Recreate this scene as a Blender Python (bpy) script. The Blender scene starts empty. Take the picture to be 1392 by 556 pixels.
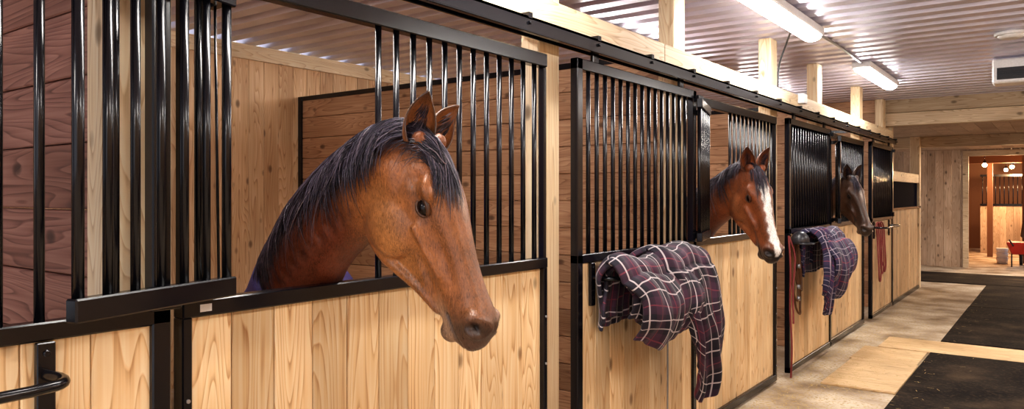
import bpy, bmesh, math, random
import numpy as np
from mathutils import Vector
random.seed(4); rng=np.random.default_rng(7)
S=bpy.context.scene
try:
    S.view_settings.view_transform='Standard'; S.view_settings.look='Medium High Contrast'
except Exception as e: print('LOOK',e)

# ------------------------------------------------------------------ materials
def mat(name):
    m=bpy.data.materials.new(name); m.use_nodes=True
    nt=m.node_tree; b=nt.nodes['Principled BSDF']
    return m,nt,b
def N(nt,t,**k):
    n=nt.nodes.new(t)
    for a,v in k.items(): setattr(n,a,v)
    return n
def math_(nt,op,a,b=None,c=None):
    n=nt.nodes.new('ShaderNodeMath'); n.operation=op
    for i,v in enumerate((a,b,c)):
        if v is None: continue
        if isinstance(v,(int,float)): n.inputs[i].default_value=v
        else: nt.links.new(v,n.inputs[i])
    return n.outputs[0]
def mix(nt,fac,a,b,mode='MIX'):
    n=nt.nodes.new('ShaderNodeMix'); n.data_type='RGBA'; n.blend_type=mode
    for sock,v in ((n.inputs[0],fac),(n.inputs[6],a),(n.inputs[7],b)):
        if isinstance(v,(int,float)): sock.default_value=v
        elif isinstance(v,tuple): sock.default_value=(*v[:3],1)
        else: nt.links.new(v,sock)
    return n.outputs[2]
def ramp(nt,fac,stops):
    n=nt.nodes.new('ShaderNodeValToRGB'); nt.links.new(fac,n.inputs[0])
    e=n.color_ramp.elements
    while len(e)<len(stops): e.new(0.5)
    for i,(p,c) in enumerate(stops):
        e[i].position=p; e[i].color=(*c[:3],1) if isinstance(c,tuple) else (c,c,c,1)
    return n.outputs[0]
def plain(name,col,rough=.5,metal=0,bump=0,bscale=60,var=.15,spec=.5):
    m,nt,b=mat(name)
    tc=N(nt,'ShaderNodeTexCoord'); no=N(nt,'ShaderNodeTexNoise'); no.inputs['Scale'].default_value=bscale
    nt.links.new(tc.outputs['Object'],no.inputs['Vector'])
    c=mix(nt,no.outputs[0],tuple(x*(1-var) for x in col),tuple(min(1,x*(1+var)) for x in col))
    nt.links.new(c,b.inputs['Base Color'])
    b.inputs['Roughness'].default_value=rough; b.inputs['Metallic'].default_value=metal; b.inputs['Specular IOR Level'].default_value=spec
    if bump:
        bp=N(nt,'ShaderNodeBump'); bp.inputs['Strength'].default_value=bump; bp.inputs['Distance'].default_value=.01
        nt.links.new(no.outputs[0],bp.inputs['Height']); nt.links.new(bp.outputs[0],b.inputs['Normal'])
    return m
def wood(name,light,mid,dark,axis='z',rough=.55,knots=True,tone=.35):
    m,nt,b=mat(name)
    tc=N(nt,'ShaderNodeTexCoord'); geo=N(nt,'ShaderNodeNewGeometry')
    r=geo.outputs['Random Per Island']
    off=N(nt,'ShaderNodeCombineXYZ')
    for i,k in enumerate((37.,53.,71.)): nt.links.new(math_(nt,'MULTIPLY',r,k),off.inputs[i])
    add=N(nt,'ShaderNodeVectorMath',operation='ADD')
    nt.links.new(tc.outputs['Object'],add.inputs[0]); nt.links.new(off.outputs[0],add.inputs[1])
    def mp(sc):
        s=N(nt,'ShaderNodeVectorMath',operation='MULTIPLY'); nt.links.new(add.outputs[0],s.inputs[0])
        s.inputs[1].default_value=sc; return s.outputs[0]
    ax={'x':0,'y':1,'z':2}[axis]
    def v(al,ac): return tuple(al if i==ax else ac for i in range(3))
    n1=N(nt,'ShaderNodeTexNoise'); n1.inputs['Scale'].default_value=1; n1.inputs['Detail'].default_value=6
    nt.links.new(mp(v(1.4,75)),n1.inputs['Vector'])
    n2=N(nt,'ShaderNodeTexNoise'); n2.inputs['Scale'].default_value=1; n2.inputs['Detail'].default_value=1.2
    nt.links.new(mp(v(.75,8)),n2.inputs['Vector'])
    ring=math_(nt,'FRACT',math_(nt,'MULTIPLY',n2.outputs[0],19))
    ring=ramp(nt,ring,[(0,.0),(.7,.5),(.92,1.),(1,.0)])
    g=math_(nt,'ADD',math_(nt,'MULTIPLY',n1.outputs[0],.62),math_(nt,'MULTIPLY',ring,.34))
    c=ramp(nt,g,[(.24,light),(.5,mid),(.78,dark)])
    t=ramp(nt,r,[(0,1-tone),(.5,1.),(1,1-tone*.45)])
    c=mix(nt,1.,c,t,'MULTIPLY')
    n3=N(nt,'ShaderNodeTexNoise'); n3.inputs['Scale'].default_value=1.3; nt.links.new(mp(v(.8,1.4)),n3.inputs['Vector'])
    c=mix(nt,1.,c,ramp(nt,n3.outputs[0],[(.3,(.72,.66,.60)),(.65,(1.06,1.06,1.06))]),'MULTIPLY')
    if knots:
        vo=N(nt,'ShaderNodeTexVoronoi'); vo.inputs['Scale'].default_value=1
        nt.links.new(mp(v(3.8,6.5)),vo.inputs['Vector'])
        k=ramp(nt,vo.outputs['Distance'],[(0.05,1.),(.10,.8),(.17,0.)])
        c=mix(nt,math_(nt,'MULTIPLY',k,.85),c,tuple(x*.36 for x in dark))
    nt.links.new(c,b.inputs['Base Color']); b.inputs['Roughness'].default_value=rough
    bp=N(nt,'ShaderNodeBump'); bp.inputs['Strength'].default_value=.25; bp.inputs['Distance'].default_value=.004
    nt.links.new(g,bp.inputs['Height']); nt.links.new(bp.outputs[0],b.inputs['Normal'])
    return m
M={}
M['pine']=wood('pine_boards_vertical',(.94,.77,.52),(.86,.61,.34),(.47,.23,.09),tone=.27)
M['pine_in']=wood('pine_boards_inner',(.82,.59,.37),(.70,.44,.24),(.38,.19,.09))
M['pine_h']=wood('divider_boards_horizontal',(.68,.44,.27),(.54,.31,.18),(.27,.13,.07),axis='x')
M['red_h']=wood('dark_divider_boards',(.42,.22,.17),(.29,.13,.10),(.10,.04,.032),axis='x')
M['beam']=wood('pine_beam',(.93,.81,.61),(.86,.68,.45),(.55,.36,.2),axis='y',tone=.15)
M['post']=wood('pine_post',(.92,.80,.59),(.84,.66,.43),(.52,.34,.18),tone=.2)
M['far']=wood('far_wall_boards',(.64,.49,.365),(.50,.365,.25),(.29,.19,.125))
M['headerw']=wood('header_boards',(.74,.61,.43),(.60,.46,.30),(.35,.24,.14),axis='x')
M['ply']=wood('plywood',(.80,.60,.36),(.68,.47,.26),(.42,.27,.14),axis='x',knots=False)
M['iron']=plain('black_powdercoat',(.005,.005,.008),.22,0,.0)
M['white']=plain('white_plastic',(.75,.76,.78),.4)
M['dark']=plain('dark_plastic',(.02,.02,.025),.35)
M['leather']=plain('leather_strap',(.12,.05,.02),.5,0,.2)
M['rope']=plain('red_rope',(.22,.04,.04),.8,0,.4,200)
M['red']=plain('red_enamel',(.45,.03,.02),.35)
M['rug']=plain('navy_rug',(.05,.04,.17),.7,0,.4,150)
M['bluepanel']=plain('dark_window_panel',(.005,.005,.016),.9,spec=.03)
M['metalgrey']=plain('galvanised_steel',(.35,.35,.37),.4,.7)
M['brown']=plain('brown_paint',(.17,.07,.03),.6)
def floor_mat(name,stops,fl,fleck,spec=.4):
    m,nt,b=mat(name); tc=N(nt,'ShaderNodeTexCoord')
    a=N(nt,'ShaderNodeTexNoise'); a.inputs['Scale'].default_value=1.9; a.inputs['Detail'].default_value=9
    c2=N(nt,'ShaderNodeTexNoise'); c2.inputs['Scale'].default_value=38; c2.inputs['Detail'].default_value=5
    for q in (a,c2): nt.links.new(tc.outputs['Object'],q.inputs['Vector'])
    c=ramp(nt,a.outputs[0],stops)
    c=mix(nt,ramp(nt,c2.outputs[0],[(.52,0.),(.66,fl)]),c,fleck)
    nt.links.new(c,b.inputs['Base Color']); b.inputs['Roughness'].default_value=.85; b.inputs['Specular IOR Level'].default_value=spec
    bp=N(nt,'ShaderNodeBump'); bp.inputs['Strength'].default_value=.4; bp.inputs['Distance'].default_value=.01
    nt.links.new(c2.outputs[0],bp.inputs['Height']); nt.links.new(bp.outputs[0],b.inputs['Normal']); return m
M['concrete']=floor_mat('dusty_concrete',[(.34,(.22,.155,.10)),(.5,(.46,.37,.28)),(.66,(.66,.58,.46))],.8,(.36,.25,.10),.25)
M['rubber']=floor_mat('rubber_mat',[(.38,(.010,.008,.008)),(.55,(.022,.017,.014)),(.72,(.065,.045,.03))],.25,(.11,.075,.045),.08)
m,nt,b=mat('corrugated_white_steel'); b.inputs['Roughness'].default_value=.32; b.inputs['Metallic'].default_value=.6
tc=N(nt,'ShaderNodeTexCoord'); no=N(nt,'ShaderNodeTexNoise'); no.inputs['Scale'].default_value=3
nt.links.new(tc.outputs['Object'],no.inputs['Vector'])
nt.links.new(mix(nt,no.outputs[0],(.56,.55,.66),(.76,.75,.88)),b.inputs['Base Color']); M['steel']=m
def emis(name,col,st):
    m,nt,b=mat(name); b.inputs['Base Color'].default_value=(*col,1)
    b.inputs['Emission Color'].default_value=(*col,1); b.inputs['Emission Strength'].default_value=st; return m
M['tube']=emis('fluorescent_diffuser',(1,.955,.90),62)
M['tube_stall_fill']=emis('stall_fill_diffuser',(1,.94,.90),46)
M['bulb']=emis('warm_bulb',(1,.62,.25),60)
def coat(name,rough=.42,tex=True):
    m,nt,b=mat(name)
    at=N(nt,'ShaderNodeAttribute',attribute_name='Col'); tc=N(nt,'ShaderNodeTexCoord')
    st=N(nt,'ShaderNodeVectorMath',operation='MULTIPLY'); st.inputs[1].default_value=(260,260,70); nt.links.new(tc.outputs['Object'],st.inputs[0])
    n1=N(nt,'ShaderNodeTexNoise'); n1.inputs['Scale'].default_value=1; n1.inputs['Detail'].default_value=4
    nt.links.new(st.outputs[0],n1.inputs['Vector'])
    n2=N(nt,'ShaderNodeTexNoise'); n2.inputs['Scale'].default_value=11; n2.inputs['Detail'].default_value=6; n2.inputs['Distortion'].default_value=.6
    nt.links.new(tc.outputs['Object'],n2.inputs['Vector'])
    f=math_(nt,'ADD',math_(nt,'MULTIPLY',n1.outputs[0],.5),math_(nt,'MULTIPLY',n2.outputs[0],.5))
    c=mix(nt,1.,at.outputs['Color'],ramp(nt,f,[(.36,.46),(.5,.95),(.66,1.45)]),'MULTIPLY')
    nt.links.new(c,b.inputs['Base Color']); b.inputs['Roughness'].default_value=rough
    nt.links.new(ramp(nt,n1.outputs[0],[(.3,.26),(.7,.46)]),b.inputs['Roughness'])
    b.inputs['Sheen Weight'].default_value=.06
    bp=N(nt,'ShaderNodeBump'); bp.inputs['Strength'].default_value=.4; bp.inputs['Distance'].default_value=.003
    nt.links.new(n1.outputs[0],bp.inputs['Height']); nt.links.new(bp.outputs[0],b.inputs['Normal'])
    return m
M['coat']=coat('horse_coat')
m,nt,b=mat('horse_short_fur'); at=N(nt,'ShaderNodeAttribute',attribute_name='Col'); nt.links.new(at.outputs['Color'],b.inputs['Base Color']); b.inputs['Roughness'].default_value=.33; M['fur']=m
m,nt,b=mat('horse_hair'); geo=N(nt,'ShaderNodeNewGeometry')
nt.links.new(ramp(nt,geo.outputs['Random Per Island'],[(0,(.006,.005,.008)),(.5,(.024,.018,.03)),(.85,(.085,.07,.105)),(1,(.22,.17,.19))]),b.inputs['Base Color'])  # paler lavender strands carry the mane's sheen in their colour
b.inputs['Roughness'].default_value=.36; M['hair']=m
m,nt,b=mat('horse_eye'); b.inputs['Base Color'].default_value=(.008,.004,.003,1); b.inputs['Roughness'].default_value=.04; b.inputs['Specular IOR Level'].default_value=.35; M['eye']=m
def plaid(name,base,band,line,red,per=.24):
    m,nt,b=mat(name); tc=N(nt,'ShaderNodeTexCoord'); sp=N(nt,'ShaderNodeSeparateXYZ')
    nt.links.new(tc.outputs['UV'],sp.inputs[0])
    def ax(s):
        f=math_(nt,'FRACT',math_(nt,'DIVIDE',s,per))
        def near(p,w): return math_(nt,'LESS_THAN',math_(nt,'ABSOLUTE',math_(nt,'SUBTRACT',f,p)),w)
        return near(.5,.2), math_(nt,'MAXIMUM',near(.14,.017),near(.86,.017)), near(.5,.016)
    u=ax(sp.outputs[0]); v=ax(sp.outputs[1])
    bandf=math_(nt,'MULTIPLY',math_(nt,'ADD',u[0],v[0]),.5)
    c=mix(nt,bandf,base,band)
    c=mix(nt,math_(nt,'MULTIPLY',math_(nt,'MAXIMUM',u[2],v[2]),.8),c,red)
    c=mix(nt,math_(nt,'MULTIPLY',math_(nt,'MINIMUM',math_(nt,'ADD',u[1],v[1]),1.2),.68),c,line)
    nt.links.new(c,b.inputs['Base Color']); b.inputs['Roughness'].default_value=.75; b.inputs['Sheen Weight'].default_value=.1
    no=N(nt,'ShaderNodeTexNoise'); no.inputs['Scale'].default_value=300; nt.links.new(tc.outputs['Object'],no.inputs['Vector'])
    bp=N(nt,'ShaderNodeBump'); bp.inputs['Strength'].default_value=.3; bp.inputs['Distance'].default_value=.002
    nt.links.new(no.outputs[0],bp.inputs['Height']); nt.links.new(bp.outputs[0],b.inputs['Normal'])
    return m
M['plaid1']=plaid('plum_plaid',(.010,.007,.018),(.058,.018,.045),(.70,.62,.64),(.20,.035,.06),.2)
M['plaid2']=plaid('navy_plaid',(.014,.012,.045),(.045,.02,.07),(.45,.38,.45),(.30,.04,.06),.17)

# ------------------------------------------------------------------ helpers
def link(o,parent=None):
    S.collection.objects.link(o)
    if parent is not None: o.parent=parent
    return o
def empty(name,loc=(0,0,0)):
    e=bpy.data.objects.new(name,None); e.empty_display_size=.1; link(e); return e
class B:
    def __init__(s): s.bm=bmesh.new()
    def box(s,x0,x1,y0,y1,z0,z1,rot=None):
        v=[s.bm.verts.new(p) for p in ((x0,y0,z0),(x1,y0,z0),(x1,y1,z0),(x0,y1,z0),(x0,y0,z1),(x1,y0,z1),(x1,y1,z1),(x0,y1,z1))]
        for f in ((0,3,2,1),(4,5,6,7),(0,1,5,4),(1,2,6,5),(2,3,7,6),(3,0,4,7)): s.bm.faces.new([v[i] for i in f])
        return v
    def cyl(s,p,q,r,n=12,r2=None):
        p=Vector(p);q=Vector(q);d=(q-p).normalized(); a=d.orthogonal().normalized(); b=d.cross(a); r2=r if r2 is None else r2
        A=[s.bm.verts.new(p+(a*math.cos(t)+b*math.sin(t))*r) for t in [2*math.pi*i/n for i in range(n)]]
        C=[s.bm.verts.new(q+(a*math.cos(t)+b*math.sin(t))*r2) for t in [2*math.pi*i/n for i in range(n)]]
        for i in range(n):
            f=s.bm.faces.new((A[i],A[(i+1)%n],C[(i+1)%n],C[i])); f.smooth=True
        s.bm.faces.new(A[::-1]); s.bm.faces.new(C)
    def obj(s,name,m,parent=None,bevel=0):
        me=bpy.data.meshes.new(name); bmesh.ops.recalc_face_normals(s.bm,faces=s.bm.faces); s.bm.to_mesh(me); s.bm.free()
        me.materials.append(M[m] if isinstance(m,str) else m)
        o=bpy.data.objects.new(name,me); link(o,parent)
        if bevel:
            md=o.modifiers.new('bevel','BEVEL'); md.width=bevel; md.segments=1; md.limit_method='ANGLE'
        return o
def curve(name,pts,r,m,parent=None,cyc=False,res=6):
    cu=bpy.data.curves.new(name,'CURVE'); cu.dimensions='3D'; cu.bevel_depth=r; cu.bevel_resolution=3; cu.resolution_u=res
    sp=cu.splines.new('BEZIER'); sp.bezier_points.add(len(pts)-1); sp.use_cyclic_u=cyc
    for b_,p in zip(sp.bezier_points,pts): b_.co=p; b_.handle_left_type=b_.handle_right_type='AUTO'
    cu.use_fill_caps=True
    cu.materials.append(M[m]); return link(bpy.data.objects.new(name,cu),parent)
def raw(name,V,F,m,parent=None,smooth=True):
    me=bpy.data.meshes.new(name); me.from_pydata([tuple(map(float,v)) for v in V],[],F); me.update()
    if smooth: me.polygons.foreach_set('use_smooth',[True]*len(me.polygons))
    me.materials.append(M[m]); return link(bpy.data.objects.new(name,me),parent)
def boards_y(b,x0,x1,y0,y1,z0,z1,w=.15,gap=.003):
    n=max(1,round((y1-y0)/w)); s=(y1-y0)/n
    for i in range(n): b.box(x0,x1+random.uniform(-.002,0),y0+i*s+gap/2,y0+(i+1)*s-gap/2,z0,z1)
def boards_x(b,x0,x1,y0,y1,z0,z1,w=.15,gap=.003):
    n=max(1,round((x1-x0)/w)); s=(x1-x0)/n
    for i in range(n): b.box(x0+i*s+gap/2,x0+(i+1)*s-gap/2,y0+random.uniform(0,.002),y1,z0,z1)
def boards_z(b,x0,x1,y0,y1,z0,z1,w=.19,gap=.004):
    n=max(1,round((z1-z0)/w)); s=(z1-z0)/n
    for i in range(n): b.box(x0,x1,y0+random.uniform(0,.003),y1,z0+i*s+gap/2,z0+(i+1)*s-gap/2)

# ------------------------------------------------------------------ shell
XB=-3.92; CZ=2.95; YE=11.6; P=3.5
b=B(); b.box(-4.0,4.0,-3,26,-.1,0); b.obj('floor','concrete')
V=[];F=[];y=-2.5; prof=[]
while y<YE+.0:
    prof+=[(y,0),(y+.115,0),(y+.135,.06),(y+.215,.06)]; y+=.235
for yy,zz in prof: V+=[(-4.0,yy,CZ+zz),(4.0,yy,CZ+zz)]
for i in range(len(prof)-1): F.append((2*i,2*i+1,2*i+3,2*i+2))
c=raw('ceiling',V,F,'steel',smooth=False)
sd=c.modifiers.new('s','SOLIDIFY'); sd.thickness=.01; sd.offset=1
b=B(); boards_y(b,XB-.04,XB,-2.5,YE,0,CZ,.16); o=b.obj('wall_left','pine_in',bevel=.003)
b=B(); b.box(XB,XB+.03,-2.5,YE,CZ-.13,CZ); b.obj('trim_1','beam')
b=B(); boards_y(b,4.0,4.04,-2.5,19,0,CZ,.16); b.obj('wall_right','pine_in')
for k in range(4):
    yc=.99+P*k; b=B()
    boards_z(b,XB,-.145,yc-.03,yc+.03,0,CZ if k==3 else 2.53)
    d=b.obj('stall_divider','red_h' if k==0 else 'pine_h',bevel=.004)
    b=B(); b.box(XB,-.145,yc-.04,yc+.04,2.5,2.54); b.box(XB+.0,XB+.05,yc-.045,yc+.045,0,2.54)
    tr=b.obj('divider_cap','iron'); tr.parent=d
b=B(); b.box(-.16,4.0,YE,YE+.14,2.58,2.76); b.box(-.16,4.0,YE,YE+.14,2.765,2.95); b.obj('header_beam','headerw',bevel=.004)

# ------------------------------------------------------------------ stall fronts
for k in range(-1,4):
    for (a,c_) in ((.90+P*k,1.08+P*k),(2.88+P*k,3.06+P*k)):
        if c_>YE+.1 : continue
        if a<-1: continue
        b=B(); b.box(-.14,-.034,a,c_,0,CZ); b.obj('support_post','post',bevel=.006)
b=B(); b.box(0,.045,-1.2,4.1,2.385,2.51); b.box(0,.045,4.105,YE,2.385,2.51)
b.box(-.185,-.142,-1.2,5.1,2.385,2.51); b.box(-.185,-.142,5.105,YE,2.385,2.51); b.obj('overhead_beam','beam',bevel=.004)
e=empty('sliding_door_track')
b=B(); b.box(.012,.10,-1.2,YE,2.365,2.38); b.box(.09,.10,-1.2,YE,2.315,2.38); b.box(.012,.022,-1.2,YE,2.315,2.38)
b.box(.075,.1,-1.2,YE,2.31,2.318); b.obj('channel','iron',e,.002)
b=B(); y=.2
while y<YE: b.box(.047,.106,y,y+.03,2.37,2.395); b.cyl((.1,y+.015,2.35),(.112,y+.015,2.35),.008,8); y+=.6
b.obj('track_brackets','iron',e)

BR=.0115
def panel(k):
    o=P*k; y0,y1=1.08+o,2.875+o; e=empty('stall_front_panel')
    b=B(); boards_y(b,-.032,-.004,y0+.02,y1-.02,.06,1.27,.152); b.obj('lower_boards','pine',e,.003)
    b=B()
    b.box(-.03,.022,y0,y1,1.258,1.306); b.box(-.03,.022,y0,y1,.02,.075)
    b.box(-.03,.02,y0,y0+.03,.02,1.26); b.box(-.03,.02,y1-.03,y1,.02,1.26)
    b.box(-.03,.02,y0,y1,2.2,2.262); b.box(-.02,.015,y1-.022,y1,1.3,2.2); b.box(-.02,.015,y0,y0+.022,1.3,2.2)
    b.obj('frame','iron',e,.004)
    b=B(); ys=[y0+.06]+[1.825+o+.0885*i for i in range(12)]
    for y in ys:
        if y<y1-.03: b.cyl((-.004,y,1.3),(-.004,y,2.21),BR)
    b.obj('bars','iron',e)
    b=B()
    for z in np.arange(.15,1.25,.22):
        for yy in (y0+.015,y1-.015): b.cyl((.018,yy,z),(.025,yy,z),.006,8)
    b.obj('bolts','metalgrey',e)
    return e
def door(k):
    o=P*k; y0,y1=-.44+o,1.02+o; e=empty('sliding_stall_door')
    b=B(); boards_y(b,.036,.058,y0+.04,y1-.04,.1,1.28,.15); b.obj('lower_boards','pine',e,.003)
    b=B()
    for a,c_ in ((y0,y0+.05),(y1-.05,y1)): b.box(.028,.072,a,c_,.05,2.27)
    b.box(.028,.072,y0,y1,2.215,2.27); b.box(.028,.072,y0,y1,1.262,1.306); b.box(.028,.072,y0,y1,.05,.1)
    for yy in (y0+.2,y1-.2): b.box(.04,.06,yy-.03,yy+.03,2.26,2.33); b.cyl((.035,yy,2.34),(.07,yy,2.34),.02)
    b.obj('frame','iron',e,.004)
    b=B(); n=15
    for i in range(1,n+1):
        y=y0+.05+(y1-y0-.1)*i/(n+1); b.cyl((.05,y,1.3),(.05,y,2.22),BR)
    b.obj('bars','iron',e)
    b=B(); b.box(.07,.09,y1-.06,y1+.02,1.30,1.36); b.box(.07,.1,y1-.03,y1+.04,2.2,2.24); b.obj('latch','iron',e,.003)
    r=empty('blanket_rack')
    yb=y1-.30; ya=y0+.14; z=1.185
    curve('bar',[(.07,yb,z),(.17,yb,z),(.2,yb-.03,z),(.2,(ya+yb)/2,z),(.2,ya+.03,z),(.17,ya,z),(.07,ya,z)],.0125,'iron',r)
    b=B()
    for yy in (ya,yb): b.box(.06,.078,yy-.02,yy+.02,z-.14,z+.075); b.cyl((.078,yy,z+.05),(.083,yy,z+.05),.008); b.cyl((.078,yy,z-.1),(.083,yy,z-.1),.008)
    b.obj('plates','iron',r,.003)
def gate(k,ang=15.6):
    o=P*k; e=empty('hinged_window_gate'); a=math.radians(ang); h=Vector((.088,1.17+o,0)); d=Vector((math.sin(a),-math.cos(a),0)); n=Vector((math.cos(a),math.sin(a),0)); L=.475
    b=B()
    def bx(s0,s1,t0,t1,z0,z1):
        v=b.box(0,1,0,1,z0,z1)
        for vert in v:
            s=s0 if vert.co.x<.5 else s1; t=t0 if vert.co.y<.5 else t1; z=vert.co.z
            p=h+d*s+n*t; vert.co=Vector((p.x,p.y,z))
    bx(-.02,L,-.015,.02,1.318,1.372); bx(-.02,L,-.015,.02,2.125,2.18)
    b.obj('rails','iron',e,.004)
    b=B()
    for i in range(7):
        p=h+d*(.0+ (L-.02)*i/6); b.cyl((p.x,p.y,1.36),(p.x,p.y,2.13),BR if 0<i<6 else .013)
    b.cyl((.05,h.y,1.34),(.03,h.y,2.16),.004)
    b.obj('bars','iron',e)
    b=B(); b.box(.0,.09,h.y-.012,h.y+.012,1.325,1.36); b.box(.0,.09,h.y-.012,h.y+.012,2.13,2.165); b.obj('hinges','iron',e)
for k in range(3): panel(k); gate(k)
for k in range(4): door(k)
b=B(); b.box(.0,.0235,1.13,1.165,1.272,1.293); b.obj('rail_label','white')

e=empty('tack_counter')
b=B(); boards_y(b,-.03,0,YE+.15,14.4,.05,1.38,.15); b.obj('boards','pine',e,.003)
b=B(); b.box(-.06,.03,YE+.15,14.4,1.38,1.41); b.box(-.04,.02,YE+.15,14.4,.0,.06); b.obj('ledge','iron',e)
b=B(); b.box(-.03,-.01,YE+.15,14.3,1.41,1.80); b.obj('screen','bluepanel',e)
b=B(); b.box(-.06,.02,YE+.15,14.4,1.80,1.95); b.obj('rail','beam',e,.004)
b=B(); b.box(-.12,.03,14.28,14.42,0,2.6); b.box(-.14,.02,YE+.145,YE+.26,0,2.6); b.obj('posts','post',e,.005)

# ---- hall beyond
b=B(); boards_x(b,-4,.35,19,19.04,0,2.64,.16); boards_x(b,1.75,4,19,19.04,0,2.64,.16); boards_x(b,.35,1.75,19,19.04,2.45,2.64,.16); b.obj('wall_far','far',bevel=.003)
b=B(); boards_x(b,-4,4,YE+.14,19,2.60,2.64,.2); b.obj('ceiling_hall','far')
b=B(); b.box(-4,4,14.45,14.6,2.42,2.6); b.obj('hall_beam','headerw',bevel=.004)
b=B(); b.box(.24,.35,18.95,18.995,0,2.45); b.box(1.75,1.86,18.95,18.995,0,2.45); b.box(.24,1.86,18.95,18.995,2.45,2.57); b.obj('trim_2','headerw',bevel=.004)
b=B(); boards_y(b,-.64,-.6,19.1,26,0,2.69,.2); b.obj('wall_annex_left','brown')
b=B(); b.box(-.6,3.4,26,26.05,0,2.69); b.obj('wall_annex_end','brown')
b=B(); b.box(-.6,3.4,19.05,26.05,2.7,2.75); b.obj('ceiling_annex','brown')
e=empty('annex_barrier')
b=B(); boards_x(b,.2,3.2,24,24.04,0,1.3,.15); b.obj('boards','far',e)
b=B(); b.box(.2,3.2,23.98,24.05,1.3,1.36); b.box(.2,3.2,23.98,24.05,2.1,2.16)
for i in range(30): b.cyl((.25+i*.1,24.01,1.3),(.25+i*.1,24.01,2.1),.012,8)
b.obj('bars','iron',e)
for (x,y) in ((1.25,21.0),(.45,22.6)):
    b=B(); b.box(x,x+.12,y,y+.14,0,2.69); b.obj('annex_post','brown')
b=B(); b.box(-.5,3.3,21.5,21.62,2.38,2.6); b.obj('annex_beam','brown')
# saddle rack with saddles on the annex post
e=empty('saddle')
b=B()
for i in range(9):
    t=i/8; y=20.75+.45*t; w=.15+.07*math.cos(t*6.28); z=1.02+.07*(2*t-1)**2
    if i: 
        for sg in (1,-1): b.bm.faces.new([b.bm.verts.new(p) for p in ((1.5,pv[0],pv[2]),(1.5,y,z),(1.5+sg*w,y,z-.10),(1.5+sg*pv[1],pv[0],pv[2]-.10))]); b.bm.faces.new([b.bm.verts.new(p) for p in ((1.5+sg*pv[1],pv[0],pv[2]-.10),(1.5+sg*w,y,z-.10),(1.5+sg*(w+.04),y,z-.45),(1.5+sg*(pv[1]+.04),pv[0],pv[2]-.45))])
    pv=(y,w,z)
bmesh.ops.remove_doubles(b.bm,verts=b.bm.verts,dist=.0005)
o=b.obj('seat_and_flaps','leather',e); sd=o.modifiers.new('s','SOLIDIFY'); sd.thickness=.02
b=B(); b.box(1.47,1.53,20.7,21.3,.86,.90); b.box(1.46,1.54,20.94,21.02,0,.9); b.box(1.3,1.7,20.9,21.06,0,.04); b.obj('stand','dark',e)
e=empty('stacked_buckets')
b=B()
for i in range(3): b.cyl((.88,20.6,.001+.11*i),(.88,20.6,.14+.11*i),.10,20,.125)
b.obj('buckets','white',e)
e=empty('wheelbarrow')
b=B(); v=b.box(1.0,1.5,19.6,20.3,.28,.55)
for q in v[:4]: q.co.x=1.25+(q.co.x-1.25)*.6; q.co.y=19.95+(q.co.y-19.95)*.65
b.obj('tray','red',e,.02)
b=B(); b.cyl((1.22,20.42,.19),(1.28,20.42,.19),.19,24); b.cyl((1.1,19.8,.3),(1.1,19.75,.0),.015); b.cyl((1.4,19.8,.3),(1.4,19.75,.0),.015)
b.cyl((1.08,19.25,.62),(1.24,20.42,.19),.015); b.cyl((1.42,19.25,.62),(1.26,20.42,.19),.015); b.obj('frame_and_wheel','dark',e)
for (x,y) in ((.55,20.4),(1.0,22.2),(1.6,21.2),(.75,24.8)):
    e=empty('pendant_lamp'); b=B()
    bmesh.ops.create_uvsphere(b.bm,u_segments=16,v_segments=10,radius=.05)
    for v in b.bm.verts: v.co+=Vector((x,y,2.3))
    b.obj('bulb','bulb',e); b=B(); b.cyl((x,y,2.34),(x,y,2.4),.03); b.cyl((x,y,2.4),(x,y,2.695),.005); b.obj('cord','iron',e)
for i,(x,y,z) in enumerate(((1.0,21.6,2.2),(1.0,23.2,2.2))):
    l=bpy.data.lights.new('annex_light','POINT'); l.energy=170; l.color=(1,.62,.32); l.shadow_soft_size=.1
    o=link(bpy.data.objects.new('annex_light',l)); o.location=(x,y,z)

# ------------------------------------------------------------------ floor coverings
def mat_obj(name,x0,x1,y0,y1,h,m):
    b=B(); b.box(x0,x1,y0,y1,.0,h); return b.obj(name,m,bevel=.004)
mat_obj('rubber_mat',.915,3.0,2.0,5.4,.015,'rubber'); mat_obj('rubber_mat',.905,3.0,5.42,8.47,.015,'rubber')
mat_obj('rubber_mat',.915,3.0,9.2,12.3,.015,'rubber'); mat_obj('rubber_mat',.92,3.0,12.32,15.4,.015,'rubber')
mat_obj('rubber_mat',-.6,3.0,15.45,17.4,.015,'rubber')
mat_obj('plywood_sheet',.33,.90,6.55,7.72,.02,'ply'); mat_obj('plywood_sheet',.42,2.2,8.5,9.15,.013,'ply'); mat_obj('plywood_sheet',.30,.88,7.75,8.45,.012,'ply')
V=[];F=[]
for i in range(4200):
    x=abs(random.gauss(.12,.34))+.09; y=random.uniform(4,14); a=random.uniform(0,6.3); L=random.uniform(.015,.055); w=.0018
    dx,dy=math.cos(a)*L,math.sin(a)*L; n=len(V); z=.024+random.uniform(0,.004)
    V+=[(x-dy/L*w,y+dx/L*w,z),(x+dy/L*w,y-dx/L*w,z),(x+dx+dy/L*w,y+dy-dx/L*w,z),(x+dx-dy/L*w,y+dy+dx/L*w,z)]; F.append((n,n+1,n+2,n+3))
M['straw']=plain('straw',(.50,.36,.14),.7); raw('scattered_straw',V,F,'straw',smooth=False)

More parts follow.
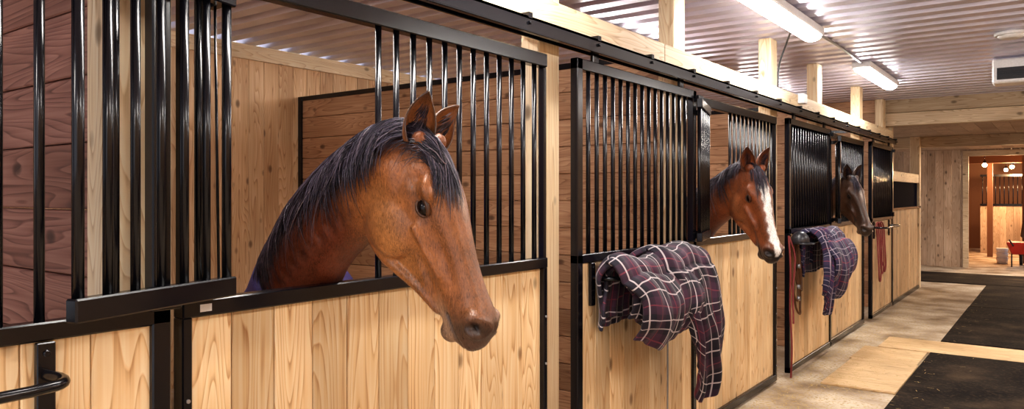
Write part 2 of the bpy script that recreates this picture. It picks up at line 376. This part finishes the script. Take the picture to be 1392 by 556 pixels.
# ------------------------------------------------------------------ lamps and ceiling things
def lamp(x,y,tm='tube'):
    e=empty('fluorescent_ceiling_lamp'); L=.8
    b=B(); b.box(x-.09,x+.09,y-L,y+L,CZ-.07,CZ-.005); b.obj('housing','white',e,.01)
    b=B()
    n=8; ring=[(x+.075*math.cos(math.pi+math.pi*i/n),CZ-.07+.045*math.sin(math.pi+math.pi*i/n)) for i in range(n+1)]
    A=[b.bm.verts.new((p[0],y-L+.03,p[1])) for p in ring]; C=[b.bm.verts.new((p[0],y+L-.03,p[1])) for p in ring]
    for i in range(n): b.bm.faces.new((A[i],A[i+1],C[i+1],C[i]))
    b.bm.faces.new(A); b.bm.faces.new(C[::-1]); b.obj('diffuser',tm,e)
for y in (-1.4,2.03,5.43,8.83): lamp(.35,y)
for y in (-1.4,2.03,5.43,8.83): lamp(2.9,y)  # unseen second row, added to light the sides facing the camera
for y in (2.2,5.75,9.3): lamp(-1.0,y,'tube_stall_fill')  # added lamps, set out of view to brighten the stall interiors
e=empty('cable_conduit')
curve('conduit',[(.35,6.2,CZ-.02),(.36,7,CZ-.015),(.35,8.1,CZ-.02)],.012,'metalgrey',e)
curve('cable',[(.02,6.4,2.52),(.03,6.4,2.7),(.1,6.35,2.86),(.3,5.9,2.93)],.008,'dark',e)
b=B(); b.box(.046,.1,6.9,7.02,2.43,2.52); b.obj('junction_box','white',e,.005)
l=bpy.data.lights.new('hall_fill_light','AREA'); l.energy=170; l.size=1.4; l.size_y=.3; l.shape='RECTANGLE'; l.color=(1,.93,.86)
o=link(bpy.data.objects.new('hall_fill_light',l)); o.location=(2.9,16.5,2.55)  # added fill for the hall, kept outside the frame
e=empty('smoke_detector'); b=B(); b.cyl((1.63,7.36,CZ-.03),(1.63,7.36,CZ),.12,28); b.cyl((1.63,7.36,CZ-.055),(1.63,7.36,CZ-.03),.07,28,.1); b.obj('housing','white',e,.004)
e=empty('air_heater'); b=B(); b.box(1.42,2.2,8.6,8.86,2.69,2.93); b.obj('casing','white',e,.015)
b=B()
for i in range(4): b.box(1.47,2.15,8.592,8.61,2.735+i*.025,2.75+i*.025)
b.box(1.46,2.16,8.597,8.605,2.725,2.84); b.obj('louvres','dark',e)

# ------------------------------------------------------------------ blankets
def cloth(name,m,parent,y0,y1,xb,zb,r,front,back,gather=(0,0),seed=0,slump=.03,amp=.016,rag=0):
    rg=np.random.default_rng(seed); nu,nv=80,110
    ph=rg.uniform(0,6.3,6); V=[];F=[];UV=[]
    tot=back+math.pi*r+front
    for j in range(nv+1):
        d=tot*j/nv
        for i in range(nu+1):
            u=i/nu
            if d<back: x=xb-r; z=zb-(back-d); q=0
            elif d<back+math.pi*r:
                th=(d-back)/r; x=xb-r*math.cos(th); z=zb+r*math.sin(th); q=.1*(th/math.pi)
            else:
                q0=(d-back-math.pi*r)/front; lf=front*(1+.07*math.sin(u*4+ph[4])-.30*(abs(u-.5)*2)**3+rag*u)
                q=.1+.9*q0
                x=xb+r+slump*math.sin(math.pi*min(1,q0*.9+.05))**.8-.02*q0; z=zb-q0*lf
            ya=y0+gather[0]*q; yb=y1+gather[1]*q
            y=ya+(yb-ya)*u
            w=.3+q
            x+=amp*w*(math.sin(2*math.pi*u*1.7+ph[0]+q*2.6)+.7*math.sin(2*math.pi*u*3.1+ph[1]-q*3.2)) +.006*math.sin(2*math.pi*u*7+ph[2]+q*5)
            z+=.014*math.sin(2*math.pi*u*1.7+ph[3])*(1 if d>back else 0)+.008*math.sin(d*26+u*11+ph[5])
            y+=.018*math.sin(d*9+ph[2])+.008*math.sin(d*23+ph[1])
            ed=min(u,1-u)
            if ed<.07: x+= (-.035 if d>back+r*1.5 else .03)*(1-ed/.07)**2; z-=.02*(1-ed/.07)**2
            x=max(x,.092)
            V.append((x,y,z)); UV.append((u*(y1-y0)*1.15,d))
    for j in range(nv):
        for i in range(nu):
            a=j*(nu+1)+i; F.append((a,a+1,a+nu+2,a+nu+1))
    o=raw(name,V,F,m,parent); me=o.data; uvl=me.uv_layers.new(name='UVMap')
    for lp in me.loops: uvl.data[lp.index].uv=UV[lp.vertex_index]
    s=o.modifiers.new('s','SOLIDIFY'); s.thickness=.02; s.offset=0
    s=o.modifiers.new('b','SUBSURF'); s.levels=0; s.render_levels=1
    return o
e=empty('plaid_horse_blanket')
cloth('inner_fold','plaid1',e,3.20,3.72,.2,1.18,.065,.26,.2,(.06,.0),21,.05,.012)
cloth('folded_layer','plaid1',e,3.16,3.86,.2,1.19,.095,.38,.25,(.10,-.04),1,.11,.014)
cloth('hanging_tail','plaid1',e,3.52,4.13,.205,1.20,.115,.74,.2,(.36,.12),5,.07,.022)
e=empty('plaid_horse_blanket')
cloth('folded_layer','plaid2',e,6.78,7.65,.2,1.19,.09,.5,.3,(.05,-.05),11,.13)
cloth('hanging_tail','plaid2',e,6.74,7.04,.205,1.195,.10,.68,.2,(.0,-.04),15,.06,.012)
e=empty('leather_halter')
for i,(dy,L) in enumerate(((0,.5),(.06,.62),(.1,.42))):
    y=6.60+dy; curve('strap',[(.09,y,1.25),(.11,y+.04,1.0),(.12,y+.05,1.22-L),(.13,y+.0,1.18-L),(.11,y-.05,1.25-L),(.10,y-.04,1.0)],.009,'leather',e,True)
b=B()
for z in (.98,.8,.7): b.cyl((.12,6.62,z),(.145,6.62,z),.02)
b.obj('buckles','metalgrey',e)
e=empty('riding_helmet'); b=B(); bmesh.ops.create_uvsphere(b.bm,u_segments=24,v_segments=16,radius=.085)
for v in b.bm.verts:
    if v.co.z<-.02: v.co.z=-.02
    v.co=Vector((v.co.x*.9+.16,v.co.y*1.1+6.56,v.co.z*1.05+1.2))
for f in b.bm.faces: f.smooth=True
b.cyl((.19,6.56,1.175),(.19,6.56,1.19),.09,20); b.obj('shell','dark',e)
e=empty('lead_rope')
curve('rope',[(.09,6.47,1.25),(.11,6.45,1.0),(.10,6.48,.6),(.12,6.46,.3),(.1,6.50,.03)],.008,'rope',e)
curve('rope_return',[(.09,6.47,1.25),(.13,6.50,1.1),(.12,6.49,.8),(.13,6.47,.5)],.008,'rope',e)
e=empty('lead_rope')
for i in range(3):
    y=10.3+i*.12; curve('loop',[(.09,y,1.25),(.12,y+.1,.9),(.12,y+.08,.6),(.12,y,.5+.1*i),(.12,y-.07,.7),(.1,y-.04,1.0)],.009,'rope',e,True)
e=empty('lead_chain')
curve('chain',[(.10,4.02,1.0),(.11,4.0,.6),(.10,4.02,.35),(.11,4.0,.1)],.005,'metalgrey',e)

# ------------------------------------------------------------------ horses
def cr(pts,n):
    p=np.array(pts,float); p=np.vstack([2*p[0]-p[1],p,2*p[-1]-p[-2]]); m=len(p)-3; out=[]
    for q in np.linspace(0,m-1e-6,n):
        i=int(q); t=q-i; a,b_,c_,d=p[i:i+4]
        out.append(.5*((2*b_)+(-a+c_)*t+(2*a-5*b_+4*c_-d)*t*t+(-a+3*b_-3*c_+d)*t**3))
    return np.array(out)
def nz(v): v=np.array(v,float); return v/np.linalg.norm(v)
def loft(V,F,rings):
    k=len(rings[0]); o=len(V)
    for r in rings: V.extend(list(r))
    for i in range(len(rings)-1):
        for j in range(k): F.append((o+i*k+j,o+i*k+(j+1)%k,o+(i+1)*k+(j+1)%k,o+(i+1)*k+j))
    for ri,rev in ((0,True),(len(rings)-1,False)):
        c_=len(V); V.append(np.mean(rings[ri],axis=0))
        for j in range(k):
            t=(o+ri*k+j,o+ri*k+(j+1)%k,c_); F.append(t[::-1] if rev else t)
def ellips(V,F,c_,ax,n=20):
    rings=[]
    for th in np.linspace(.12,math.pi-.12,n):
        rings.append([np.array(c_)+ax[0]*math.cos(th)+(ax[1]*math.cos(p)+ax[2]*math.sin(p))*math.sin(th) for p in np.linspace(0,2*math.pi,n,endpoint=False)])
    loft(V,F,rings)
def limb(V,F,pts,rad,sub=6,k=16,flat=1.0):
    q=cr([tuple(p)+(r,) for p,r in zip(pts,rad)],len(pts)*sub); rings=[]
    for i in range(len(q)):
        T=nz(q[min(i+1,len(q)-1),:3]-q[max(i-1,0),:3]); a=nz(np.cross(T,[0.13,.98,.1])); b_=np.cross(T,a)
        rings.append([q[i,:3]+max(q[i,3],.0025)*(a*math.cos(t)+b_*math.sin(t)*flat) for t in np.linspace(0,2*math.pi,k,endpoint=False)])
    loft(V,F,rings)
def strand(V,F,pts,w):
    pts=cr(pts,max(len(pts),6)) if len(pts)<6 else np.array(pts); k=len(pts); o=len(V)
    d=np.gradient(pts,axis=0); d/=np.linalg.norm(d,axis=1)[:,None]; a=np.cross(d,[.3,.2,.93]); a/=np.linalg.norm(a,axis=1)[:,None]; b_=np.cross(d,a)
    u=np.linspace(0,1,k); ww=(w*(1-u**2*.85)*(.6+.4*np.minimum(1,u*4)))[:,None]
    for i in range(k):
        for t in (0,2.09,4.19): V.append(pts[i]+ww[i]*(a[i]*math.cos(t)+b_[i]*math.sin(t)*.8))
    for i in range(k-1):
        for j in range(3): F.append((o+i*3+j,o+i*3+(j+1)%3,o+(i+1)*3+(j+1)%3,o+(i+1)*3+j))
HS=np.array([-.045,0,.06,.13,.19,.25,.32,.40,.48,.54,.59,.622])
HT=np.array([-.035,-.004,.012,.026,.031,.028,.021,.015,.016,.020,.012,-.020])
HB=np.array([-.15,-.20,-.245,-.283,-.298,-.290,-.255,-.205,-.160,-.136,-.122,-.095])
HW=np.array([.058,.074,.094,.108,.108,.096,.078,.064,.058,.062,.060,.042])
def horse(name,poll,head_yaw,pitch,neck,bodydir,cols,voxel,seed,blaze=0,roll=0,ears=((0,.4),(-.45,-.2)),hairn=650,rug=False,rug_col='rug',fur=0):
    rg=np.random.default_rng(seed); e=empty(name)
    poll=np.array(poll); h=np.array([math.cos(head_yaw),math.sin(head_yaw),0])
    A=h*math.cos(pitch)+np.array([0,0,-math.sin(pitch)]); Nn=h*math.sin(pitch)+np.array([0,0,math.cos(pitch)])
    L=np.array([h[1],-h[0],0])
    if roll:
        c_,s_=math.cos(roll),math.sin(roll); Nn,L=Nn*c_+L*s_, L*c_-Nn*s_
    W=lambda s,n,l: poll+s*A+n*Nn+l*L
    V=[];F=[]
    st=cr(np.stack([HS,HT,HB,HW],1),48); rings=[]
    for s,t,bt,w in st:
        mid=(t+bt)/2; hh=(t-bt)/2; k=np.interp(s,[0,.2,.35,.5,.6],[.2,.45,.5,.2,.1]); ring=[]
        for ph in np.linspace(0,2*math.pi,44,endpoint=False):
            c_,sn=math.cos(ph),math.sin(ph)
            n=mid+hh*math.copysign(abs(c_)**.9,c_); l=w*math.copysign(abs(sn)**.78,sn)*(1-k*(1-c_)/2)
            ring.append(W(s,n,l))
        rings.append(ring)
    loft(V,F,rings)
    for sg in (1,-1):
        ellips(V,F,W(.205,-.185,sg*.056),(A*.105,Nn*.098,L*.043))
        ellips(V,F,W(.158,-.026,sg*.072),(A*.050,Nn*.024,L*.032))
        ellips(V,F,W(.562,-.026,sg*.042),(A*.048,Nn*.038,L*.031))
        limb(V,F,[W(.24,-.100,sg*.084),W(.32,-.096,sg*.070),W(.41,-.085,sg*.054)],[.014,.013,.008])
        limb(V,F,[W(.06,-.19,sg*.05),W(.16,-.27,sg*.045),W(.27,-.272,sg*.038),W(.40,-.190,sg*.030),W(.5,-.14,sg*.026)],[.02,.022,.020,.016,.012])
        ellips(V,F,W(.0,-.02,sg*.05),(A*.03,Nn*.03,L*.028))
    ellips(V,F,W(.562,-.130,0),(A*.036,Nn*.032,L*.042))
    ellips(V,F,W(.614,-.064,0),(A*.026,Nn*.044,L*.047))
    bf=-np.array([bodydir[0],bodydir[1],0.]); bl=np.array([bf[1],-bf[0],0])
    pin=W(.07,-.115,0)
    npts=[tuple(p[:3])+(p[3],p[4]) for p in neck]+[tuple(pin)+(.115,.072)]
    nn=60; q=cr(npts,nn); nr=[]; NF=[]
    for i in range(nn):
        T=nz(q[min(i+1,nn-1),:3]-q[max(i-1,0),:3]); f=i/(nn-1); lat=nz(bl*(1-f)+L*f); lat=nz(lat-T*np.dot(lat,T)); dor=np.cross(lat,T)
        NF.append((q[i,:3],q[i,3],q[i,4],dor,lat,T)); ring=[]
        for ph in np.linspace(0,2*math.pi,36,endpoint=False):
            c_,sn=math.cos(ph),math.sin(ph); wd=q[i,4]*(1-.38*max(0,c_)**1.5)
            ring.append(q[i,:3]+dor*q[i,3]*c_+lat*wd*math.copysign(abs(sn)**.9,sn))
        nr.append(ring)
    loft(V,F,nr)
    c0=np.array(neck[0][:3]); bd=np.array([bodydir[0],bodydir[1],0.]); up=np.array([0,0,1.])
    bp=[(-.10,1.02,.16,.13),(.02,1.0,.25,.20),(.3,.98,.30,.25),(.75,.94,.31,.29),(1.15,.98,.29,.27),(1.42,1.0,.24,.22),(1.54,1.0,.12,.12)]
    qs=cr([tuple(np.array([c0[0],c0[1],0])+bd*s+up*z)+(a,b_) for s,z,a,b_ in bp],36)
    loft(V,F,[[r[:3]+up*r[3]*math.cos(t)+bl*r[4]*math.sin(t) for t in np.linspace(0,2*math.pi,36,endpoint=False)] for r in qs])
    g=lambda s,l,z: np.array([c0[0],c0[1],0])+bd*s+bl*l+up*z
    for sg in (1,-1):
        limb(V,F,[g(.12,sg*.13,.95),g(.14,sg*.14,.74),g(.08,sg*.13,.45),g(.09,sg*.13,.38),g(.09,sg*.13,.15),g(.05,sg*.13,.06),g(.04,sg*.13,.012)],[.13,.085,.048,.04,.03,.038,.05])
        limb(V,F,[g(1.25,sg*.13,1.0),g(1.1,sg*.15,.76),g(1.32,sg*.14,.48),g(1.33,sg*.14,.42),g(1.26,sg*.14,.16),g(1.22,sg*.14,.06),g(1.2,sg*.14,.012)],[.18,.13,.055,.045,.034,.04,.052])
    me=bpy.data.meshes.new('tmp'); me.from_pydata([tuple(map(float,v)) for v in V],[],F); me.update()
    bmx=bmesh.new(); bmx.from_mesh(me); bmesh.ops.recalc_face_normals(bmx,faces=bmx.faces); bmx.to_mesh(me); bmx.free()
    t=bpy.data.objects.new('tmp',me); S.collection.objects.link(t)
    md=t.modifiers.new('r','REMESH'); md.mode='VOXEL'; md.voxel_size=voxel; md.use_smooth_shade=True
    md=t.modifiers.new('s','SMOOTH'); md.factor=.5; md.iterations=int(11*(.007/voxel)**.8)
    dg=bpy.context.evaluated_depsgraph_get(); dg.update(); ev=t.evaluated_get(dg)
    nm=bpy.data.meshes.new_from_object(ev); bpy.data.objects.remove(t)
    n=len(nm.vertices); co=np.empty(n*3); nm.vertices.foreach_get('co',co); co=co.reshape(-1,3)
    no=np.empty(n*3); nm.vertex_normals.foreach_get('vector',no) if hasattr(nm,'vertex_normals') else nm.vertices.foreach_get('normal',no); no=no.reshape(-1,3)
    rel=co-poll; s=rel@A; nn_=rel@Nn; l=rel@L; al=np.abs(l)
    sm=lambda x,a,b_: (lambda t_: t_*t_*(3-2*t_))(np.clip((x-a)/(b_-a),0,1))
    head=(s>-.05)&(nn_>-.34)&(nn_<.09)&(al<.16)
    hw=sm(s,-.10,.10)*sm(nn_,-.42,-.26)*sm(-al,-.22,-.15)
    disp=np.zeros(n)
    ga=lambda d2: np.exp(-d2)
    ds,dn,dl=(s-.577),(nn_+.012),(al-.057)
    a_=(ds*.75+dn*.66); b2=(-ds*.66+dn*.75)
    nd=(a_/.024)**2+((b2+.25*a_**2/.02)/.014)**2+(dl/.04)**2
    disp-=.028*ga(nd)*head; rim=(np.sqrt((a_/.036)**2+(b2/.026)**2+(dl/.05)**2)-1); disp+=.006*ga((rim/.35)**2)*head
    mg=ga(((nn_-(-.094+.10*(s-.6)))/.0065)**2)*sm(s,.49,.52)*head; disp-=.011*mg
    E=(.20,-.053); ed=((s-E[0])/.028)**2+((nn_-E[1])/.021)**2+((al-.085)/.05)**2
    disp-=.007*ga(ed)*head
    disp-=.010*ga(((s-.115)/.022)**2+((nn_+.045)/.024)**2+((al-.075)/.04)**2)*head
    disp-=.011*ga(((s-.40)/.09)**2+((nn_+.125)/.020)**2)*head
    disp-=.010*ga(((s-.34)/.10)**2+((nn_+.050)/.020)**2)*head
    disp-=.006*ga(((s-.09)/.03)**2+((nn_+.20)/.05)**2)*head
    disp+=.003*ga(((nn_+.14+.25*(s-.33)+.006*np.sin(s*60))/.004)**2)*ga(((s-.35)/.07)**2)*head
    disp+=.0014*np.sin(s*170+nn_*30)*ga(((s-.22)/.02)**2+((nn_+.085)/.02)**2)*head
    # neck musculature: jugular groove with a raised band above it
    nk=np.where((co[:,2]>1.05)&(s<.30)&~((hw>.85)))[0]
    if len(nk):
        for ph_,r_,am_ in ((2.15,.024,-.013),(1.72,.034,.007),(1.15,.028,-.007)):
            for sg in (1,-1):
                d2=np.full(len(nk),9.)
                for i in range(6,52,2):
                    C,aa,bb,D,Lt,T=NF[i]; c_,sn=math.cos(ph_),sg*math.sin(ph_); wd=bb*(1-.38*max(0,c_)**1.5)
                    d2=np.minimum(d2,np.sum((co[nk]-(C+D*aa*c_+Lt*wd*sn))**2,1))
                disp[nk]+=am_*ga(d2/r_**2)*(1-hw[nk])
    co=co+no*disp[:,None]; nm.vertices.foreach_set('co',co.ravel())
    C3=lambda k_: np.array(cols[k_])
    def blend(c,w,k_): w=np.clip(w,0,1)[:,None]; return c*(1-w)+C3(k_)*w
    c=np.tile(C3('body'),(n,1)); c=blend(c,hw,'head')
    c=blend(c,.75*ga(((nn_+.19)/.06)**2+((s-.25)/.16)**2)*hw,'cheek')
    c=blend(c,.6*sm(nn_,-.06,0)*hw*sm(s,.2,.32),'bridge')
    c=blend(c,sm(s-.4*(nn_+.06),.48,.58)*hw,'muzzle')
    c=blend(c,.75*ga(((nn_+.120)/.022)**2)*sm(s,.42,.52)*hw,'lip')
    c=blend(c,.45*ga(((s-.10)/.05)**2+((nn_-.02)/.05)**2)*hw,'body')
    dk=ga(nd*.55)*head; c*=(1-.97*dk[:,None]); c*=(1-.88*mg[:,None]); ey=ga(ed*.8)*head; c*=(1-.7*ey[:,None])  # depth shade of nostril and mouth groove put into the colour
    if blaze:
        wd=np.interp(s,[.06,.09,.15,.25,.38,.5,.60],[0,.030,.042,.034,.026,.034,.020])*blaze+.004*np.sin(s*90)
        ws=np.interp(s,[.05,.09,.52,.61],[0,1,1,0])
        bz=np.clip((wd-np.abs(l-.006))/.006,0,1)*(nn_>-.08)*head*(ws>0)
        c=c*(1-bz[:,None])+np.array((.86,.82,.79))*bz[:,None]
    else:
        bz=.55*ga(((s-.19)/.06)**2+(l/.014)**2)*(nn_>-.03)*head; c=c*(1-bz[:,None])+np.array((.7,.6,.5))*bz[:,None]
    lg=np.clip((.55-co[:,2])/.12,0,1); c=c*(1-lg[:,None])+np.array((.012,.01,.01))*lg[:,None]
    ca=nm.color_attributes.new('Col','FLOAT_COLOR','POINT'); ca.data.foreach_set('color',np.hstack([c,np.ones((n,1))]).ravel())
    nm.polygons.foreach_set('use_smooth',[True]*len(nm.polygons)); nm.materials.clear(); nm.materials.append(M['coat']); nm.name='horse_body'
    link(bpy.data.objects.new('body',nm),e)
    if fur:
        ok=np.where((co[:,2]>1.12)&(ed>1.4)&((nd>2.2)|~head)&(mg<.2)&(disp>-.02))[0]
        idx=rg.choice(ok,fur); p=co[idx]+rg.normal(0,voxel*.45,(fur,3)); nrm=no[idx]; p=co[idx]+(p-co[idx])-nrm*np.sum((p-co[idx])*nrm,1)[:,None]
        hh=hw[idx][:,None]; d=A[None]*hh+(np.array([-.35,.1,-.9]))[None]*(1-hh); d=d+rg.normal(0,.16,(fur,3)); d-=nrm*np.sum(d*nrm,1)[:,None]; d/=np.linalg.norm(d,axis=1)[:,None]+1e-6
        ln=rg.uniform(.006,.012,fur)[:,None]*np.where(hw[idx]>.5,.75,1.1)[:,None]; side=np.cross(d,nrm)*rg.uniform(.0004,.0008,fur)[:,None]
        tip=p+d*ln+nrm*ln*.16; VV=np.stack([p-side,p+side,tip],1).reshape(-1,3); cc=c[idx]*rg.uniform(.45,1.65,(fur,1)); cc=np.repeat(np.clip(cc,0,1),3,0)
        me=bpy.data.meshes.new('short_fur'); me.vertices.add(3*fur); me.vertices.foreach_set('co',VV.ravel()); me.loops.add(3*fur); me.loops.foreach_set('vertex_index',np.arange(3*fur))
        me.polygons.add(fur); me.polygons.foreach_set('loop_start',np.arange(fur)*3); me.update(calc_edges=True); me.validate()
        ca=me.color_attributes.new('Col','FLOAT_COLOR','POINT'); ca.data.foreach_set('color',np.hstack([cc,np.ones((3*fur,1))]).ravel())
        me.materials.append(M['fur']); link(bpy.data.objects.new('short_fur',me),e)
    for sg in (1,-1):
        b_=B(); bmesh.ops.create_uvsphere(b_.bm,u_segments=24,v_segments=16,radius=1)
        c_=W(E[0],E[1],sg*.0725)
        for v in b_.bm.verts:
            p=c_+A*v.co.x*.026+Nn*v.co.y*.021+L*v.co.z*.022; v.co=Vector(p)
        for f in b_.bm.faces: f.smooth=True
        b_.obj('eye','eye',e)
        for nm_,t0,t1,r in (('upper_lid',.15,math.pi-.1,.0075),('lower_lid',math.pi+.0,2*math.pi-.0,.005)):
            pts=[]
            for tt in np.linspace(t0,t1,9):
                pts.append(W(E[0]+.028*math.cos(tt),E[1]+.019*math.sin(tt),sg*(.0865-.007*math.cos(tt)**2)))
            VV=[];FF=[]; limb(VV,FF,pts,[.003]+[r]*7+[.003],sub=2,k=8)
            o=raw(nm_,VV,FF,'coat',e); ca=o.data.color_attributes.new('Col','FLOAT_COLOR','POINT')
            ca.data.foreach_set('color',np.tile(np.array([*(C3('head')*.3),1.]),len(VV)))
    for sg,(lt,op) in zip((1,-1),ears):
        base=W(-.008,-.020,sg*.052); upv=nz(-A*.75+Nn*.45+L*lt); opn=nz(Nn+L*op); opn=nz(opn-upv*np.dot(opn,upv)); lat=np.cross(upv,opn)
        VV=[];FF=[]; ni,nj=20,16; CC=[]
        for i in range(ni+1):
            t_=i/ni; r=.039*(1+1.35*t_-.75*t_*t_)*max(0,1-t_**2.2)**.85+.001; am=2.2-1.25*t_**.8
            for j in range(nj+1):
                a_=(-1+2*j/nj)*am
                p=base+upv*(.160*t_-.02)+lat*r*math.sin(a_)-opn*(r*math.cos(a_)*.8)+opn*(.012*t_*t_)
                VV.append(p); ed_=abs(-1+2*j/nj)
                cc=C3('head')*(1-.8*max(ed_**5,t_**4)); CC.append((*cc,1))
        for i in range(ni):
            for j in range(nj): a_=i*(nj+1)+j; FF.append((a_,a_+1,a_+nj+2,a_+nj+1))
        o=raw('ear',VV,FF,'coat',e); ca=o.data.color_attributes.new('Col','FLOAT_COLOR','POINT'); ca.data.foreach_set('color',np.array(CC).ravel())
        sd=o.modifiers.new('s','SOLIDIFY'); sd.thickness=.006; sd.offset=0
        sb=o.modifiers.new('b','SUBSURF'); sb.levels=1; sb.render_levels=1
        VV=[];FF=[]
        for q_ in range(90):
            t_=rg.uniform(.08,.6); x_=rg.uniform(-1,1); p0=base+upv*(.145*t_-.01)+lat*.022*x_-opn*.012
            p1=p0+opn*.022+upv*.030-lat*.008*x_
            strand(VV,FF,[p0,(p0+p1)/2+opn*.004,p1],.0012)
        raw('ear_hair',VV,FF,'hair',e)
    VV=[];FF=[]
    per=26; ncl=max(20,hairn//per)
    for cl in range(ncl):
        fc=.19+.76*(cl+rg.uniform(0,1))/ncl; lnc=rg.uniform(1.0,2.0)*(.8+.3*math.sin(fc*math.pi)); lnc*=(1.0 if fc<.8 else 1-.45*(fc-.8)/.15)
        drc=rg.uniform(.05,.17); wvc=rg.normal(0,.12); lfc=rg.uniform(.002,.014)
        for q_ in range(per):
            f0=np.clip(fc+rg.normal(0,.018),.14,.965); i0=f0*(nn-1); a0=rg.normal(0,.12); ln=lnc*rg.uniform(.55,1.12); k=9; pts=[]
            dr=drc+rg.normal(0,.025); lift=lfc+rg.uniform(0,.008); conv=(f0-fc)*.7; wv=wvc+rg.normal(0,.05)
            for j in range(k):
                w=j/(k-1); ii=np.clip(i0-(dr*w**1.2+conv*w)*(nn-1),0,nn-1.001); i1=int(ii); fr=ii-i1
                C,a_,b2_,D,Lt,T=[NF[i1][z]*(1-fr)+NF[i1+1][z]*fr for z in range(6)]
                ang=(abs(a0)*.3+a0*.7*(1-.5*w)+ln*w**.85+wv*math.sin(w*5)); c_,sn=math.cos(ang),math.sin(ang); wd=b2_*(1-.38*max(0,c_)**1.5)
                nr_=nz(D*c_/a_+Lt*sn/max(wd,.01))
                pts.append(C+D*a_*c_+Lt*wd*math.copysign(abs(sn)**.9,sn)+nr_*(lift*(1-.3*w)+.002+.010*math.sin(w*math.pi)))
            strand(VV,FF,pts,rg.uniform(.0011,.0027))
    nfc=max(8,int(hairn*.015))
    for cl in range(nfc):
        sc=rg.uniform(-.04,.012); lc=rg.normal(.006,.016); lnc=rg.uniform(.12,.26); le=lc*1.35+rg.normal(.020,.014); ph=rg.uniform(0,6)
        for q_ in range(14):
            s0=sc+rg.normal(0,.006); l0=lc+rg.normal(0,.006); ln=lnc*rg.uniform(.7,1.05); l1=le+rg.normal(0,.003); k=9; pts=[]; b0=rg.uniform(.5,1.1)
            for j in range(k):
                w=j/(k-1); s_=s0+ln*w; l_=l0+(l1-l0)*w+.005*math.sin(w*5+ph); n_=np.interp(s_,HS,HT)+.006+.010*math.sin(w*math.pi)*b0-6*l_*l_
                pts.append(W(s_,n_,l_))
            strand(VV,FF,pts,rg.uniform(.0010,.0022))
    raw('mane',VV,FF,'hair',e)
    VV=[];FF=[]
    for q_ in range(160):
        t0=g(1.52,rg.normal(0,.02),1.08+rg.normal(0,.015))
        pts=[t0,g(1.60,rg.normal(0,.03),1.0),g(1.63,rg.normal(0,.045),.75),g(1.62,rg.normal(0,.05),rg.uniform(.35,.5))]
        strand(VV,FF,pts,.006)
    raw('tail',VV,FF,'hair',e)
    if rug:
        VV=[];FF=[]; k=40; rr=[]
        for r in qs[3:33]:
            rr.append([r[:3]+up*(r[3]+.018)*math.cos(t)+bl*(r[4]+.02)*math.sin(t) for t in np.linspace(-2.0,2.0,k)])
        for ring in rr: VV.extend(ring)
        for i in range(len(rr)-1):
            for j in range(k-1): a_=i*k+j; FF.append((a_,a_+1,a_+k+1,a_+k))
        o=raw('rug_trunk',VV,FF,rug_col,e); sd=o.modifiers.new('s','SOLIDIFY'); sd.thickness=.012
        VV=[];FF=[]; rr=[]
        for i in range(0,17):
            C,a_,b2_,D,Lt,T=NF[i]; gr=.028 if i<16 else .018
            rr.append([C+D*(a_+gr)*math.cos(t)+Lt*(b2_*(1-.38*max(0,math.cos(t))**1.5)+gr)*math.sin(t) for t in np.linspace(0,2*math.pi,k,endpoint=False)])
        for ring in rr: VV.extend(ring)
        for i in range(len(rr)-1):
            for j in range(k): FF.append((i*k+j,i*k+(j+1)%k,(i+1)*k+(j+1)%k,(i+1)*k+j))
        o=raw('rug_collar',VV,FF,rug_col,e); sd=o.modifiers.new('s','SOLIDIFY'); sd.thickness=.012
    return e
bay=dict(body=(.16,.042,.017),head=(.31,.115,.036),cheek=(.50,.225,.075),bridge=(.21,.088,.038),muzzle=(.11,.058,.038),lip=(.48,.30,.19))
bay2=dict(body=(.14,.036,.016),head=(.28,.082,.027),cheek=(.38,.14,.05),bridge=(.2,.07,.03),muzzle=(.035,.022,.02),lip=(.08,.05,.04))
dkb=dict(body=(.055,.024,.014),head=(.075,.034,.02),cheek=(.12,.055,.03),bridge=(.05,.025,.015),muzzle=(.06,.035,.025),lip=(.2,.13,.08))
horse('bay_horse',(.435,1.64,1.77),math.radians(9.5),math.radians(70.5),
  [(-.41,1.78,1.02,.24,.19),(-.31,1.70,1.22,.205,.15),(-.095,1.64,1.46,.168,.115),(.185,1.61,1.625,.148,.09),(.335,1.60,1.675,.135,.082)],
  (-.78,.626),bay,.0062,3,ears=((-.05,.5),(-.60,-.1)),hairn=3000,rug=True,fur=90000)
horse('bay_horse_with_blaze',(.35,4.86,1.785),math.radians(-32),math.radians(71),
  [(-.43,5.2,1.02,.24,.19),(-.31,5.13,1.23,.205,.15),(-.095,5.03,1.46,.168,.115),(.13,4.97,1.61,.148,.09),(.25,4.915,1.68,.135,.082)],
  (-.80,.6),bay2,.009,5,blaze=1,ears=((.25,.3),(-.25,-.3)),hairn=1300,fur=40000)
horse('dark_brown_horse',(.22,8.33,1.79),math.radians(-36),math.radians(68),
  [(-.45,8.66,1.02,.24,.19),(-.36,8.62,1.23,.205,.15),(-.16,8.54,1.455,.168,.115),(.03,8.45,1.61,.148,.09),(.14,8.39,1.685,.135,.082)],
  (-.80,.6),dkb,.013,8,ears=((.25,.3),(-.25,-.3)),hairn=800)

# ------------------------------------------------------------------ world + camera
w=bpy.data.worlds.new('world'); S.world=w; w.use_nodes=True
w.node_tree.nodes['Background'].inputs[0].default_value=(.92,.92,1,1); w.node_tree.nodes['Background'].inputs[1].default_value=1.25
cd=bpy.data.cameras.new('camera'); cd.sensor_width=36; cd.lens=1000/1392*36; cd.shift_y=-13/1392; cd.clip_start=.02
co=bpy.data.objects.new('camera',cd); S.collection.objects.link(co)
co.location=(1.95,0,1.6); co.rotation_euler=(math.radians(90),0,math.atan(.744)); S.camera=co
